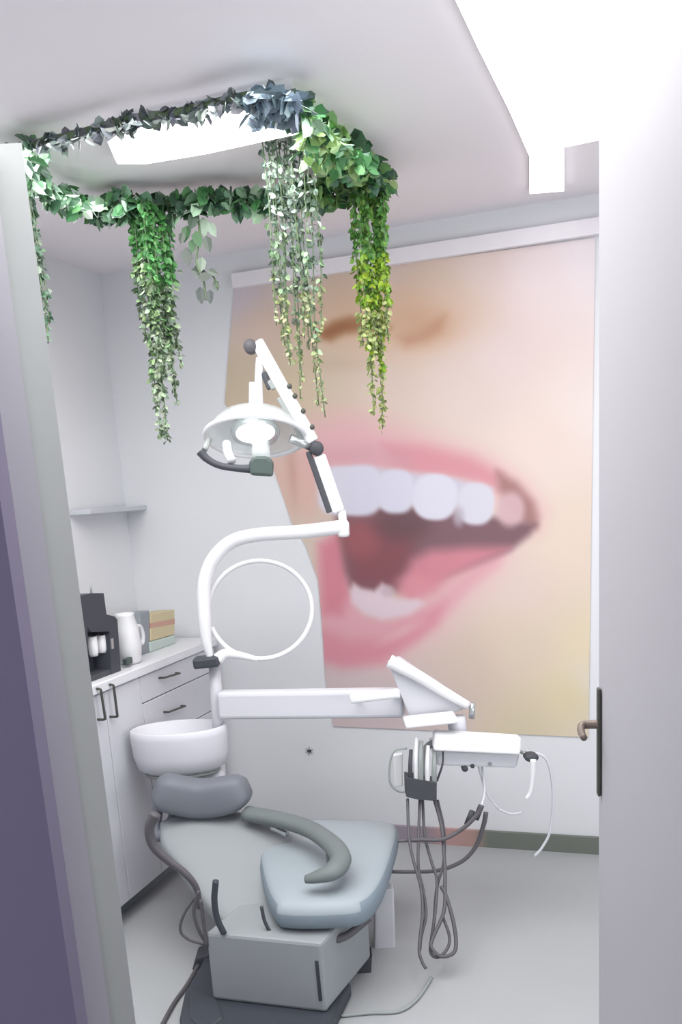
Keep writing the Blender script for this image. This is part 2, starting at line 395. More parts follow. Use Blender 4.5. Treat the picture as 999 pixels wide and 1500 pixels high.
for i, p in enumerate(rs):
    px, py = pix(p)
    near = py < 215 and px < 420                 # the thin front run of the garland
    n = 3 if near else (6 if px > 440 else 5)
    for _ in range(n):
        d = rv(); d.z = -abs(d.z)*.9-.15
        if near: pal = [GG, GG, (92, 104, 100), (150, 158, 160)]  # leaves coloured grey, as if silhouetted against the light
        elif px > 440: pal = [DG, MG, (110, 152, 90), (132, 166, 100)]
        elif px < 170: pal = [DG, DG, MG, PG, (214, 226, 218)]
        else: pal = [DG, DG, MG, (110, 150, 116), PG]
        L = random.uniform(.03, .052)*(.75 if near else 1)
        leaf(V, Fc, Cc, p+rv()*(.012 if near else .03), d, rv(), L, L*random.uniform(.7, .9), jit(random.choice(pal)))
# dense blue-grey tuft at the front corner
for _ in range(120):
    q = G(random.uniform(362, 440), random.uniform(132, 172), zg-random.uniform(0, .03)); d = rv(); d.z = -abs(d.z)*.6
    L = random.uniform(.03, .05); leaf(V, Fc, Cc, q, d, rv(), L, L*.8, jit((112, 130, 142)))
for _ in range(220):
    x = random.uniform(440, 560); yc = 165+(x-440)*.75
    q = G(x, random.uniform(yc, yc+62 if x < 500 else yc+45), zg-random.uniform(0, .04)); d = rv(); d.z = -abs(d.z)*.7
    L = random.uniform(.026, .046); leaf(V, Fc, Cc, q, d, rv(), L, L*.8, jit(random.choice([DG, MG, (124, 160, 92), (150, 186, 130)])))
leaf_obj('ivy_foliage', V, Fc, Cc, gar)

def vine(label, strands, cols, dens, size, name='hanging_vine'):
    """strands: (px top, py top, py bottom, pixel depth source)"""
    t0 = G(strands[0][0], strands[0][3], zg)
    t = thing(name, label, 'hanging vine', t0, 'ivy strands hanging from the garland')
    bm = bmesh.new(); V, Fc, Cc = [], [], []
    for (px, py, pb, pd) in strands:
        top = G(px, pd, zg); top = P(px, py, top.y)
        lo, hi = 0.0, top.z
        zb = top.z
        while zb > .5 and pix(Vector((top.x, top.y, zb)))[1] < pb: zb -= .01
        sw = [random.uniform(-.008, .008) for _ in range(4)]
        pts = [Vector((top.x+sw[k]*(k > 0), top.y+sw[-k]*(k > 0), top.z+(zb-top.z)*k/3)) for k in range(4)]
        tube(bm, pts, .0018, 5, 6)
        sp = spline(pts, 30); Ln = top.z-zb; m = int(Ln*dens*2.6)
        for i in range(m):
            f = random.random()**1.05; q = sp[min(len(sp)-1, int(f*len(sp)))]
            c = random.choice(cols[0] if f < .45 else (cols[1] if f < .75 else cols[2]))
            d = rv(); d.z = -abs(d.z)-.3; L = size*.82*random.uniform(.7, 1.25)*(1 if f < .8 else .8)
            leaf(V, Fc, Cc, q+rv()*.006, d, rv(), L, L*.72, jit(c))
    obj('stems', bm, 'stem', t, True); leaf_obj('small_leaves', V, Fc, Cc, t)
def spread(x0, x1, n, py, pb0, pb1, pd, jag=25):
    return [(x0+(x1-x0)*(k+.5)/n+random.uniform(-2, 2), py+random.uniform(-4, 4), pb0+(pb1-pb0)*random.random()+random.uniform(-jag, jag), pd+random.uniform(-10, 6)) for k in range(n)]
GD = (112, 126, 112)
vine('thin single ivy strand hanging at the far left beside the door jamb', [(44, 285, 500, 262), (47, 290, 430, 266), (45, 288, 470, 264)], ([DG, GD], [DG, GD], [GD, DG]), 75, .022)
vine('thick green ivy curtain hanging below the oblong light, longest two tails ending above the worktop',
     spread(186, 240, 9, 292, 430, 560, 298)+[(200, 295, 640, 298), (213, 295, 645, 298), (232, 296, 590, 298)],
     ([(72, 132, 70), (64, 118, 64), (86, 144, 82)], [(100, 134, 88), (150, 178, 132), (92, 108, 90)], [(100, 118, 94), (160, 178, 150)]), 130, .025)
vine('wide pale ivy curtain hanging right behind the lamp arm in front of the mural',
     spread(378, 398, 3, 182, 470, 560, 235)+spread(398, 455, 10, 190, 470, 610, 240),
     ([(92, 108, 96), (110, 132, 116), (166, 182, 170), (130, 152, 136)], [(100, 128, 98), (140, 162, 128), (92, 106, 92)], [(134, 146, 96), (158, 162, 124), (124, 136, 96)]), 62, .021)
vine('yellow-green ivy curtain hanging in front of the nose of the mural',
     spread(516, 562, 8, 256, 470, 530, 262, 15)+[(545, 262, 628, 264), (532, 262, 600, 264)],
     ([(80, 128, 60), (92, 142, 68), (112, 150, 64)], [(124, 160, 46), (140, 164, 40), (104, 140, 44)], [(150, 164, 100), (142, 150, 96)]), 140, .024)
# ivy sprig
t = thing('hanging_sprig', 'short sprig of larger dark leaves dangling between two ivy curtains', 'hanging vine', G(288, 292, zg), 'ivy strands hanging from the garland')
Ys = G(288, 292, zg).y
bm = bmesh.new(); tube(bm, [P(288, 296, Ys), P(292, 340, Ys), P(288, 385, Ys), P(298, 410, Ys), P(302, 440, Ys)], .003, 6)
tube(bm, [P(298, 402, Ys), P(312, 405, Ys), P(319, 422, Ys)], .003, 6); obj('vine_stem', bm, 'stem', t, True)
V, Fc, Cc = [], [], []
for (x, y, dx, dy, L, c) in [(272, 362, .15, 1, .055, (112, 126, 116)), (282, 350, 0, 1, .04, MG), (302, 345, .2, 1, .05, (100, 116, 104)), (275, 330, -.2, 1, .05, MG), (297, 318, .1, 1, .055, (196, 226, 196)),
                           (306, 326, .3, .6, .045, (200, 228, 202)), (286, 312, -.3, 1, .05, DG), (280, 396, 1, .2, .05, (108, 122, 112)), (290, 408, 1, -.2, .045, (92, 104, 94)), (268, 399, -1, -.1, .02, GD),
                           (304, 396, 1, .4, .035, GD), (314, 410, .3, 1, .035, GD), (293, 420, .1, 1, .05, (96, 108, 104)), (307, 424, .05, 1, .042, (92, 102, 100)), (296, 376, -.1, 1, .045, (164, 184, 164)), (286, 338, .3, 1, .05, MG), (268, 340, -.2, 1, .035, GD)]:
    q = P(x, y, Ys+random.uniform(-.02, .02)); d = P(x+dx*10, y+dy*10, Ys)-P(x, y, Ys)
    leaf(V, Fc, Cc, q, d, Vector((random.uniform(-.3, .3), -1, random.uniform(-.3, .3))), L, L*.62, tuple(v*.74 for v in c))
leaf_obj('broad_leaves', V, Fc, Cc, t)

# ------------------------------------------------------------------ base cabinet along the left wall, things on it
cd = (cab_b-cab_a); cd.z = 0; cd.normalize(); cn = Vector((cd.y, -cd.x, 0))       # along the front, outward normal
if cn.x < 0: cn = -cn
back_d = .34
near = cab_a-cd*.5
def cabpt(t, off=0, z=0): v = near+cd*t+cn*off; v.z = z; return v
Lc_ = (cab_b-near).length
cabi = thing('base_cabinet', 'pale grey base cabinet against the left wall with slim dark handles', 'cabinet', cabpt(Lc_/2, -back_d/2))
bm = bmesh.new(); q = [cabpt(0, -.02), cabpt(Lc_, -.02), cabpt(Lc_, -back_d), cabpt(0, -back_d)]
hexa(bm, [p+UPZ*.085 for p in q], [p+UPZ*.845 for p in q]); obj('carcass', bm, 'cabinet', cabi)
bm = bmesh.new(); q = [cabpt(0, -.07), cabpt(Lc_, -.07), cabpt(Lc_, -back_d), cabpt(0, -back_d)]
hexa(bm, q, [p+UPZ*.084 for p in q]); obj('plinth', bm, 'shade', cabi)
def front(name, t0, t1, z0, z1):
    bm = bmesh.new(); q = [cabpt(t0, -.02), cabpt(t1, -.02), cabpt(t1, -.002), cabpt(t0, -.002)]
    hexa(bm, [p+UPZ*z0 for p in q], [p+UPZ*z1 for p in q]); bev(bm, .002, 1); return obj(name, bm, 'cabinet', cabi)
def on_front(px, py): return hit(px, py, cabpt(0, -.002), cn)
def tpos(px, py): return (on_front(px, py)-near).dot(cd)
ta = tpos(155, 1030); tb = tpos(205, 1000)
d1 = front('door', .03, ta-.004, .08, .84); d2 = front('door', ta, tb, .08, .84)
zd = on_front(250, 1012).z
dr1 = front('drawer', tb+.004, Lc_-.004, zd+.002, .84); dr2 = front('drawer', tb+.004, Lc_-.004, zd-.16, zd-.002); dr3 = front('drawer', tb+.004, Lc_-.004, .08, zd-.164)
def bar(parent, a, b, r=.0045, out=.03):
    bm = bmesh.new(); n = cn*out; k = (b-a).normalized()*.004
    tube(bm, [a, a+n*.6, a+n*.95+k*.5, a+n+k*2, (a+b)/2+n, b+n-k*2, b+n*.95-k*.5, b+n*.6, b], r, 8, 4); obj('handle', bm, 'handle', parent, True)
bar(d1, on_front(136, 1009), on_front(143, 1054)); bar(d2, on_front(155, 1003), on_front(161, 1050))
bar(dr1, on_front(233, 993), on_front(257, 986), .004, .02); bar(dr2, on_front(240, 1043), on_front(265, 1034), .004, .02)
bm = bmesh.new(); q = [cabpt(-.02, .012), cabpt(Lc_+.005, .012), cabpt(Lc_+.005, -back_d), cabpt(-.02, -back_d)]
hexa(bm, [p+UPZ*.846 for p in q], [p+UPZ*.88 for p in q]); bev(bm, .004, 2)
tag(obj('worktop', bm, 'top'), 'thin white worktop lying on the pale base cabinet', 'worktop')
# splashback on the left wall
lw = A0+ALONG*(uL)          # a point on the left wall
def LW(px, py, off=0.0): return hit(px, py, lw+ALONG*off, ALONG)
# objects on the worktop stand a little behind its front edge
def CT(px, py, off): return hit(px, py, cabpt(0, off), cn)
def extr(px_poly, off, depth, bevel=.003):
    bm = prism([CT(x, y, off) for x, y in px_poly], -cn*depth)
    if bevel: bev(bm, bevel, 1)
    return bm
base = CT(152, 964, -.03); base.z = .88
mch = thing('countertop_machine', 'tall black stepped machine with two white cups on worktop beside the jamb', 'machine', base)
zt = .881
def drop(px, off):   # pixel row of the worktop under px
    lo = 900.0
    while CT(px, lo, off).z > zt and lo < 1000: lo += .5
    return lo
o1 = -.03
bm = extr([(117, 873), (134, 869), (152, 869), (156, 900), (168, 903), (172, 908), (177, drop(177, o1)), (163, drop(163, o1)), (160, 925), (134, 926), (128, 918), (131, drop(131, o1)), (126, drop(126, o1))], o1, .12, 0)
obj('housing', bm, 'black', mch)
bm = extr([(127, 916), (165, 912), (170, drop(170, o1)-1), (131, drop(131, o1)-1)], o1-.07, .045, 0); obj('recess_back', bm, 'black', mch)
bm = extr([(129, drop(129, o1)-8), (166, drop(166, o1)-8), (166, drop(166, o1)), (129, drop(129, o1))], o1-.002, .07, 0); obj('drip_tray', bm, 'dark', mch)
bm = bmesh.new(); tube(bm, [CT(134, 872, -.08), CT(133, 855, -.08)], .004, 8); obj('antenna', bm, 'midgrey', mch, True)
for (x, y0, y1) in ((138, 932, 961), (150, 930, 956)):
    a = CT(x, y1, o1-.03); b_ = CT(x, y0, o1-.03)
    bm = bmesh.new(); lathe(bm, a, UPZ, [(.013, 0), (.016, .01), (.017, (b_-a).length), (.014, (b_-a).length), (.012, .012)], 16); obj('white_cup', bm, 'white', mch, True)
bm = extr([(163, 936), (166, 935), (167, 950), (164, 951)], o1+.004, .006, 0); obj('switch', bm, 'metal', mch)
# jug
yb = drop(192, -.07); a = CT(191, yb, -.07)
jug = thing('jug', 'rounded white jug with side handle between the black machine and yellow carton', 'jug', a)
k = (CT(191, 898, -.07)-a).length; r = .046
bm = bmesh.new(); lathe(bm, a, UPZ, [(r*.7, 0), (r*.9, .01), (r*1.05, k*.35), (r*.95, k*.7), (r*.7, k*.95), (r*.76, k), (r*.6, k), (r*.6, k*.9), (r*.8, k*.5), (r*.6, .012)], 24); obj('body', bm, 'white', jug, True)
bm = bmesh.new(); c_ = CT(205, 930, -.07); dd = (CT(206, 930, -.07)-CT(205, 930, -.07)).normalized()
tube(bm, [c_-dd*.015+UPZ*.035, c_+dd*.012+UPZ*.03, c_+dd*.022, c_+dd*.012-UPZ*.03, c_-dd*.015-UPZ*.035], .007, 10); obj('handle', bm, 'white', jug, True)
bm = extr([(186, drop(186, -.06)-9), (194, drop(194, -.06)-10), (195, drop(195, -.06)), (187, drop(187, -.06))], -.03, .02, .002); tag(obj('small_box', bm, 'green_black'), 'tiny dark green box at the foot of the white jug', 'box')
# grey block in place of the shadow behind the jug, then box and carton
bm = extr([(205, 897), (219, 894), (219, drop(219, -.118)), (206, drop(206, -.118))], -.118, .05); tag(obj('shadow_block', bm, 'shade'), 'dark grey upright block standing in for shadow behind the white jug', 'carton')
yb = drop(240, -.11)
bm = extr([(220, yb-8), (256, yb-18), (257, drop(257, -.11)), (221, drop(221, -.11))], -.11, .09); tag(obj('plastic_box', bm, 'palegreen'), 'low pale green box on worktop under the yellow carton', 'box')
yc = thing('yellow_carton', 'faded yellow carton with reddish band, stacked on pale green box', 'carton', CT(240, yb-14, -.15))
ylt = yb-9; yrt = yb-19
bm = extr([(221, 899), (256, 893), (256, yrt), (221, ylt)], -.115, .08); obj('carton_body', bm, 'yellow', yc)
bm = extr([(221, 913), (256, 906), (256, 914), (221, 920)], -.1145, .0825, 0); obj('printed_band', bm, 'red', yc)
# shelf on the left wall
a, b_ = LW(98, 741), LW(186, 743)
bm = bmesh.new(); q = [a, b_, b_+ALONG*.10, a+ALONG*.10]
for p in q: p.z = 1.425
hexa(bm, q, [p+UPZ*.02 for p in q]); bev(bm, .003, 1)
tag(obj('wall_shelf', bm, 'splash'), 'thin grey shelf fixed on the left wall at eye level beside the jamb', 'shelf')

# ------------------------------------------------------------------ dental unit (bowl, delivery arm, tray, instruments)
YU = 3.02
floorc = P(296, 1100, YU+.05); floorc.z = 0
unit = thing('dental_unit', 'white chairside dental unit with bowl, delivery arm and hanging instruments', 'dental unit', floorc)
cz = P(296, 1128, YU).z
bm = bmesh.new(); box(bm, floorc+UPZ*(cz/2), (1, .1, 0), (-.1, 1, 0), UPZ, .15, .16, cz); bev(bm, .02, 3); obj('pedestal', bm, 'offwhite', unit)
c_ = P(268, 1128, YU); h = (P(268, 1066, YU)-c_).length; r = .172
bm = bmesh.new(); lathe(bm, c_, UPZ, [(0, 0), (r*.72, 0), (r*.9, h*.12), (r*.97, h*.4), (r, h*.85), (r*.99, h), (r*.94, h*1.03), (r*.9, h), (r*.84, h*.7), (r*.5, h*.5), (0, h*.45)], 40, 1, .62); obj('bowl', bm, 'offwhite', unit, True)
bm = bmesh.new(); lathe(bm, c_-UPZ*.012, UPZ, [(r*.6, 0), (r*.76, .002), (r*.78, .012), (r*.72, .014)], 40, 1, .62); obj('bowl_rim', bm, 'midgrey', unit, True)
# upright spine that carries lamp and arm
a = P(322, 1100, YU+.02); b_ = P(314, 972, YU+.02)
bm = bmesh.new(); tube(bm, [a, b_], .021, 16); obj('upright', bm, 'offwhite', unit, True)
# delivery arm
bm = bmesh.new()
p0, p1 = P(322, 1032, YU), P(592, 1029, 2.86); d = (p1-p0).normalized(); s = d.cross(UPZ).normalized()
box(bm, (p0+p1)/2, d, s, UPZ, (p1-p0).length, .06, .098); bev(bm, .014, 3); obj('delivery_arm', bm, 'offwhite', unit, False)
bm = bmesh.new(); p0, p1 = P(512, 1024, 2.74), P(586, 1015, 2.74); d = (p1-p0).normalized(); box(bm, (p0+p1)/2, d, (0, 1, 0), d.cross(Vector((0, 1, 0))), (p1-p0).length, .03, .03); bev(bm, .009, 3); obj('grab_bar', bm, 'white', unit)
for x, y in ((525, 1023), (578, 1017)):
    bm = bmesh.new(); tube(bm, [P(x, y, 2.74), P(x, y+2, 2.86)], .007, 8); obj('bar_mount', bm, 'offwhite', unit, True)
# triangular bracket
bm = prism([P(x, y, 2.80) for x, y in ((568, 972), (586, 964), (690, 1036), (660, 1046), (600, 1053), (590, 1024))], (0, .05, 0)); bev(bm, .006, 2); obj('bracket', bm, 'offwhite', unit)
bm = bmesh.new(); tube(bm, [P(570, 968, 2.78), P(612, 990, 2.77), P(650, 1013, 2.77), P(686, 1034, 2.77)], lambda t: .022-.008*t, 14); obj('bracket_tube', bm, 'white', unit, True)
bm = bmesh.new(); tube(bm, [P(692, 1030, 2.77), P(691, 1052, 2.77)], .010, 12); obj('bracket_pin', bm, 'metal', unit, True)
bm = bmesh.new(); p0, p1 = P(592, 1058, 2.72), P(668, 1050, 2.72); d = (p1-p0).normalized(); box(bm, (p0+p1)/2, d, (0, 1, 0), d.cross(Vector((0, 1, 0))), (p1-p0).length, .12, .012); bev(bm, .004, 2); obj('tray_shelf', bm, 'white', unit)
# console
bm = bmesh.new(); p0, p1 = P(640, 1083, 2.68), P(762, 1093, 2.68)
poly = [P(636, 1073, 2.68), P(765, 1081, 2.68), P(763, 1107, 2.66), P(635, 1101, 2.66)]
bm = prism(poly, (0, .05, .0)); bev(bm, .010, 3); obj('console', bm, 'white', unit)
bm = prism([P(636, 1100, 2.70), P(762, 1106, 2.70), P(757, 1126, 2.70), P(640, 1122, 2.70)], (0, .17, 0)); bev(bm, .008, 2); obj('console_base', bm, 'offwhite', unit)
bm = bmesh.new(); tube(bm, [P(668, 1050, 2.78), P(672, 1085, 2.78)], .03, 14); obj('console_neck', bm, 'offwhite', unit, True)
for (x, y, r) in ((681, 1126, .010), (692, 1122, .007), (718, 1119, .006)):
    bm = bmesh.new(); a = P(x, y, 2.70); lathe(bm, a+Vector((0, .02, 0)), (0, -1, 0), [(r, 0), (r, .024), (r*.7, .03), (0, .03)], 14); obj('knob', bm, 'dark' if x < 700 else 'midgrey', unit, True)
# right-hand syringe
bm = bmesh.new(); lathe(bm, P(778, 1109, 2.68)+Vector((0, .02, 0)), (0, -1, 0), [(.017, 0), (.017, .03), (.010, .036), (0, .036)], 16, 1.3, .8); obj('syringe_hook', bm, 'dark', unit, True)
bm = bmesh.new(); tube(bm, [P(760, 1100, 2.72), P(778, 1108, 2.70)], .006, 8); obj('hook_arm', bm, 'metal', unit, True)
bm = bmesh.new(); tube(bm, [P(781, 1112, 2.665), P(780, 1140, 2.665), P(777, 1160, 2.665), P(771, 1170, 2.665)], lambda t: .010-.004*t, 10); obj('syringe', bm, 'white', unit, True)
bm = bmesh.new(); tube(bm, [P(770, 1100, 2.72), P(800, 1112, 2.72), P(810, 1160, 2.72), P(806, 1215, 2.72), P(795, 1240, 2.72), P(783, 1254, 2.72)], .0045, 8); obj('white_hose', bm, 'offwhite', unit, True)
bm = bmesh.new(); tube(bm, [P(730, 1185, 2.72), P(748, 1192, 2.72), P(765, 1190, 2.72)], .004, 8); tube(bm, [P(700, 1120, 2.73), P(712, 1160, 2.73), P(730, 1185, 2.72)], .003, 8); obj('thin_hose', bm, 'offwhite', unit, True)
# instrument holder with handpieces
YH = 2.66
bm = prism([P(594, 1138, YH), P(606, 1142, YH), P(640, 1146, YH), P(640, 1174, YH), P(615, 1172, YH), P(595, 1168, YH)], (0, .06, 0)); bev(bm, .004, 2); obj('instrument_holder', bm, 'dark', unit)
bm = bmesh.new(); tube(bm, [P(618, 1142, YH+.06), P(622, 1100, YH+.1), P(640, 1085, YH+.1)], .012, 10); obj('holder_arm', bm, 'midgrey', unit, True)
for (x, y0, y1, m, r) in ((601, 1098, 1142, 'dark', .008), (609, 1080, 1142, 'white', .008), (616, 1085, 1145, 'midgrey', .010), (626, 1092, 1146, 'white', .009), (636, 1100, 1146, 'midgrey', .009), (648, 1100, 1140, 'dark', .004)):
    bm = bmesh.new(); xx = x-8 if x == 648 else x
    tube(bm, [P(xx, y1+4, YH+.015), P(x, (y0+y1)/2, YH+.01), P(x+1, y0, YH+.03)], lambda t, r=r: r*(1-.3*t), 10); obj('handpiece', bm, m, unit, True)
bm = bmesh.new(); tube(bm, [P(596, 1096, YH+.05), P(578, 1100, YH+.05), P(571, 1120, YH+.05), P(572, 1148, YH+.05), P(586, 1160, YH+.05), P(600, 1158, YH+.05)], .0035, 8); obj('side_loop', bm, 'midgrey', unit, True)
bm = prism([P(576, 1106, YH+.07), P(590, 1104, YH+.07), P(590, 1152, YH+.07), P(578, 1154, YH+.07)], (0, .02, 0)); bev(bm, .004, 2); obj('side_pouch', bm, 'white', unit)
HO = [
    [(597, 1170), (599, 1225), (606, 1262), (616, 1298), (619, 1336), (614, 1388), (618, 1408), (624, 1419)],
    [(615, 1170), (613, 1230), (613, 1272), (620, 1305), (624, 1340), (617, 1372), (615, 1392)],
    [(636, 1170), (647, 1212), (651, 1262), (652, 1296), (650, 1336), (634, 1374), (632, 1388), (646, 1401), (664, 1396), (668, 1380), (664, 1350), (654, 1314), (646, 1298)],
    [(619, 1170), (622, 1222), (632, 1262), (640, 1290), (637, 1340), (631, 1382), (632, 1398), (643, 1402), (656, 1388), (658, 1370), (649, 1344)],
    [(641, 1172), (650, 1215), (650, 1262), (640, 1300), (636, 1345), (633, 1372)],
]
for i, h_ in enumerate(HO):
    bm = bmesh.new(); tube(bm, [P(x, y, YH+.03+.012*i-max(0, (y-1170)/250)*.33) for x, y in h_], .0048 if i != 2 else .006, 8); obj('instrument_hose', bm, 'hose', unit, True)
for i, h_ in enumerate(([(582, 1232), (615, 1230), (650, 1229), (680, 1212), (700, 1192), (706, 1180)], [(573, 1277), (605, 1277), (642, 1275), (676, 1262), (697, 1240), (708, 1210), (712, 1190)])):
    bm = bmesh.new(); tube(bm, [P(x, y, 2.62+.04*i+.08*(x-640)/140*0) for x, y in h_], lambda t: .006+.002*t, 8); obj('suction_hose', bm, 'hose', unit, True)
for x, y in ((703, 1188), (690, 1196)):
    bm = bmesh.new(); tube(bm, [P(x+2, y-8, 2.66), P(x-6, y+12, 2.66)], .010, 10); obj('hose_connector', bm, 'dark', unit, True)
bm = bmesh.new(); tube(bm, [P(704, 1186, 2.66), P(710, 1158, 2.70), P(706, 1122, 2.74)], .004, 8); obj('hose_hanger', bm, 'offwhite', unit, True)

# ------------------------------------------------------------------ operating lamp
YL = 3.0
lamp = thing('operating_lamp', 'white dental lamp on a curved post with jointed arm and clear bowl head', 'dental lamp', P(303, 975, YL))
q = P(303, 969, YL); bm = bmesh.new(); box(bm, q, (1, .0, .04), (0, 1, 0), (-.04, 0, 1), .088, .07, .036); bev(bm, .008, 2); obj('clamp', bm, 'black', lamp)
bm = bmesh.new(); tube(bm, [P(308, 965, YL), P(302, 935, YL), P(299, 890, YL), P(300, 852, YL), P(313, 818, YL), P(340, 793, YL), P(380, 783, YL-.02), (P(440, 779, YL-.05)), P(500, 772, YL-.08)],
                        lambda t: .011+.012*min(1, t*5), 16); obj('curved_post', bm, 'white', lamp, True)
bm = bmesh.new(); a = P(503, 778, YL-.08); lathe(bm, a-UPZ*.02, UPZ, [(0, 0), (.016, .002), (.02, .01), (.02, .045), (.014, .055), (0, .056)], 18); obj('elbow_joint', bm, 'white', lamp, True)
def armbox(a, b, w, dpt, m, name, off=Vector((0, 0, 0))):
    d = (b-a).normalized(); s = d.cross(Vector((0, 1, 0))).normalized()
    bm = bmesh.new(); box(bm, (a+b)/2+off, d, Vector((0, 1, 0)), s, (b-a).length, dpt, w); bev(bm, min(w, dpt)*.22, 2); return obj(name, bm, m, lamp)
YA = YL-.08
j0, j1, j2 = P(497, 752, YA), P(464, 657, YA), P(376, 500, YA)
bm = bmesh.new(); tube(bm, [P(503, 768, YA), P(500, 748, YA)], .014, 12); obj('arm_pivot', bm, 'white', lamp, True)
armbox(j0+(j1-j0)*.02, j1+(j0-j1)*.1, .040, .036, 'white', 'lower_arm')
sdir = (j1-j0).normalized().cross(Vector((0, 1, 0))).normalized(); sdir = sdir if sdir.x < 0 else -sdir
armbox(j0+(j1-j0)*.06, j1, .018, .03, 'dark', 'lower_arm_spring', sdir*.029)
bm = bmesh.new(); lathe(bm, j1-Vector((0, .028, 0)), (0, 1, 0), [(0, 0), (.018, 0), (.022, .006), (.022, .05), (.018, .056), (0, .056)], 18); obj('middle_joint', bm, 'dark', lamp, True)
armbox(j1+(j2-j1)*.06, j2, .040, .036, 'white', 'upper_arm')
sd2 = (j2-j1).normalized().cross(Vector((0, 1, 0))).normalized(); sd2 = sd2 if sd2.x < 0 else -sd2
for f0, f1 in ((.10, .26), (.33, .52), (.60, .68)):
    armbox(j1+(j2-j1)*f0, j1+(j2-j1)*f1, .016, .022, 'midgrey', 'spring_cover', sd2*.026)
for f in (.17, .32, .46, .55):
    bm = bmesh.new(); c_ = j1+(j2-j1)*f-sd2*.02; lathe(bm, c_-Vector((0, .024, 0)), (0, 1, 0), [(0, 0), (.007, 0), (.008, .003), (.008, .02), (0, .02)], 10); obj('bolt', bm, 'handle', lamp, True)
bm = bmesh.new(); lathe(bm, P(367, 508, YA)-Vector((0, .02, 0)), (0, 1, 0), [(0, 0), (.018, 0), (.021, .006), (.021, .04), (0, .044)], 16, 1, 1); obj('end_knob', bm, 'hose', lamp, True)
# stem
bm = bmesh.new(); tube(bm, [P(381, 524, YA), P(379, 560, YA), P(380, 606, YA)], .013, 12); obj('head_stem', bm, 'white', lamp, True)
bm = bmesh.new(); tube(bm, [P(370, 560, YA), P(369, 606, YA)], .011, 12); obj('stem_sleeve', bm, 'offwhite', lamp, True)
armbox(P(386, 545, YA), P(396, 570, YA), .02, .02, 'dark', 'stem_stop')
# head: open bowl whose mouth tips down and toward the chair
hc = P(374, 640, YA); ax = Vector((-.06, -.42, -1)).normalized()
R = .158
bm = bmesh.new(); lathe(bm, hc, ax, [(.03, -.085), (R*.45, -.082), (R*.72, -.062), (R*.9, -.03), (R, 0.0), (R*.985, .006), (R*.96, 0.0), (R*.86, -.028), (R*.68, -.056), (R*.42, -.074), (.03, -.077)], 40, 1, .9); obj('reflector_bowl', bm, 'glass', lamp, True)
bm = bmesh.new(); 
yv = ax.cross(Vector((1, 0, 0))).normalized(); xv = yv.cross(ax).normalized()
tube(bm, [hc+xv*(R*math.cos(2*math.pi*k/40))+yv*(R*.9*math.sin(2*math.pi*k/40)) for k in range(40)], .008, 10, closed=True); obj('bowl_rim', bm, 'white', lamp, True)
bm = bmesh.new(); lathe(bm, hc-ax*.03, ax, [(0, -.02), (R*.42, -.012), (R*.5, .012), (R*.46, .03), (R*.3, .04), (0, .043)], 32); obj('inner_reflector', bm, 'chrome', lamp, True)
bm = bmesh.new(); lathe(bm, P(374, 634, YA-.10), (0, -1, .15), [(0, -.02), (.055, -.01), (.06, 0), (.045, .016), (0, .022)], 28, 1, .52); obj('lens', bm, 'glow', lamp, True)
YB = YA-.155
bm = bmesh.new(); tube(bm, [P(293, 661, YB), P(303, 672, YB), P(322, 682, YB), P(350, 686, YB), P(372, 687, YB)], lambda t: .014-.004*math.sin(t*3.1), 12); obj('grip_bar', bm, 'dark', lamp, True)
bm = prism([P(364, 676, YB-.02), P(372, 668, YB-.02), P(392, 668, YB-.02), P(400, 676, YB-.02), P(399, 698, YB-.02), P(366, 696, YB-.02)], (0, .05, 0)); bev(bm, .008, 2); obj('switch_housing', bm, 'green_black', lamp)
bm = bmesh.new(); tube(bm, [P(382, 670, YB+.01), P(382, 652, YB+.05)], .028, 14); obj('switch_neck', bm, 'glass', lamp, True)
bm = bmesh.new(); tube(bm, [P(340, 676, YB), P(334, 664, YB+.02), P(332, 650, YB+.06)], .014, 12); obj('grip_mount', bm, 'offwhite', lamp, True)
bm = bmesh.new(); tube(bm, [P(300, 658, YB), P(306, 644, YB+.06)], .009, 12); obj('grip_mount', bm, 'midgrey', lamp, True)
bm = bmesh.new(); tube(bm, [P(425, 642, YA-.02), P(458, 655, YA)], .014, 12); obj('head_link', bm, 'metal', lamp, True)
# looped white cable
ringpts = []
for k in range(49):
    a = math.radians(190-k*7.5*.97+0); ringpts.append(P(381+76*math.cos(a)+0, 893-72*math.sin(a), YL+.02))
bm = bmesh.new(); tube(bm, ringpts, lambda t: .0085, 10, 2); obj('cable_loop', bm, 'white', lamp, True)
bm = bmesh.new(); tube(bm, [P(318, 966, YL), P(330, 958, YL+.01), P(352, 960, YL+.02), P(378, 966, YL+.02)], lambda t: .022-.013*t, 12); obj('cable_sleeve', bm, 'white', lamp, True)

# ------------------------------------------------------------------ dental chair
cb = G(400, 1478, 0.0)
chair = thing('dental_chair', 'low grey dental chair with blue-grey seat and boxy pale base', 'dental chair', (cb.x, cb.y+.2, 0))
zb = .045
# low black slab under and in front of the base box
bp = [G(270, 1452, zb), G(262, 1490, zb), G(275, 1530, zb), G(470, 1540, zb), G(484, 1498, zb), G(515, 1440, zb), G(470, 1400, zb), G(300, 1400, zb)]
bm = bmesh.new(); hexa(bm, [Vector((p.x, p.y, .0)) for p in bp], bp); bev(bm, .012, 2); obj('dark_slab', bm, 'black', chair)
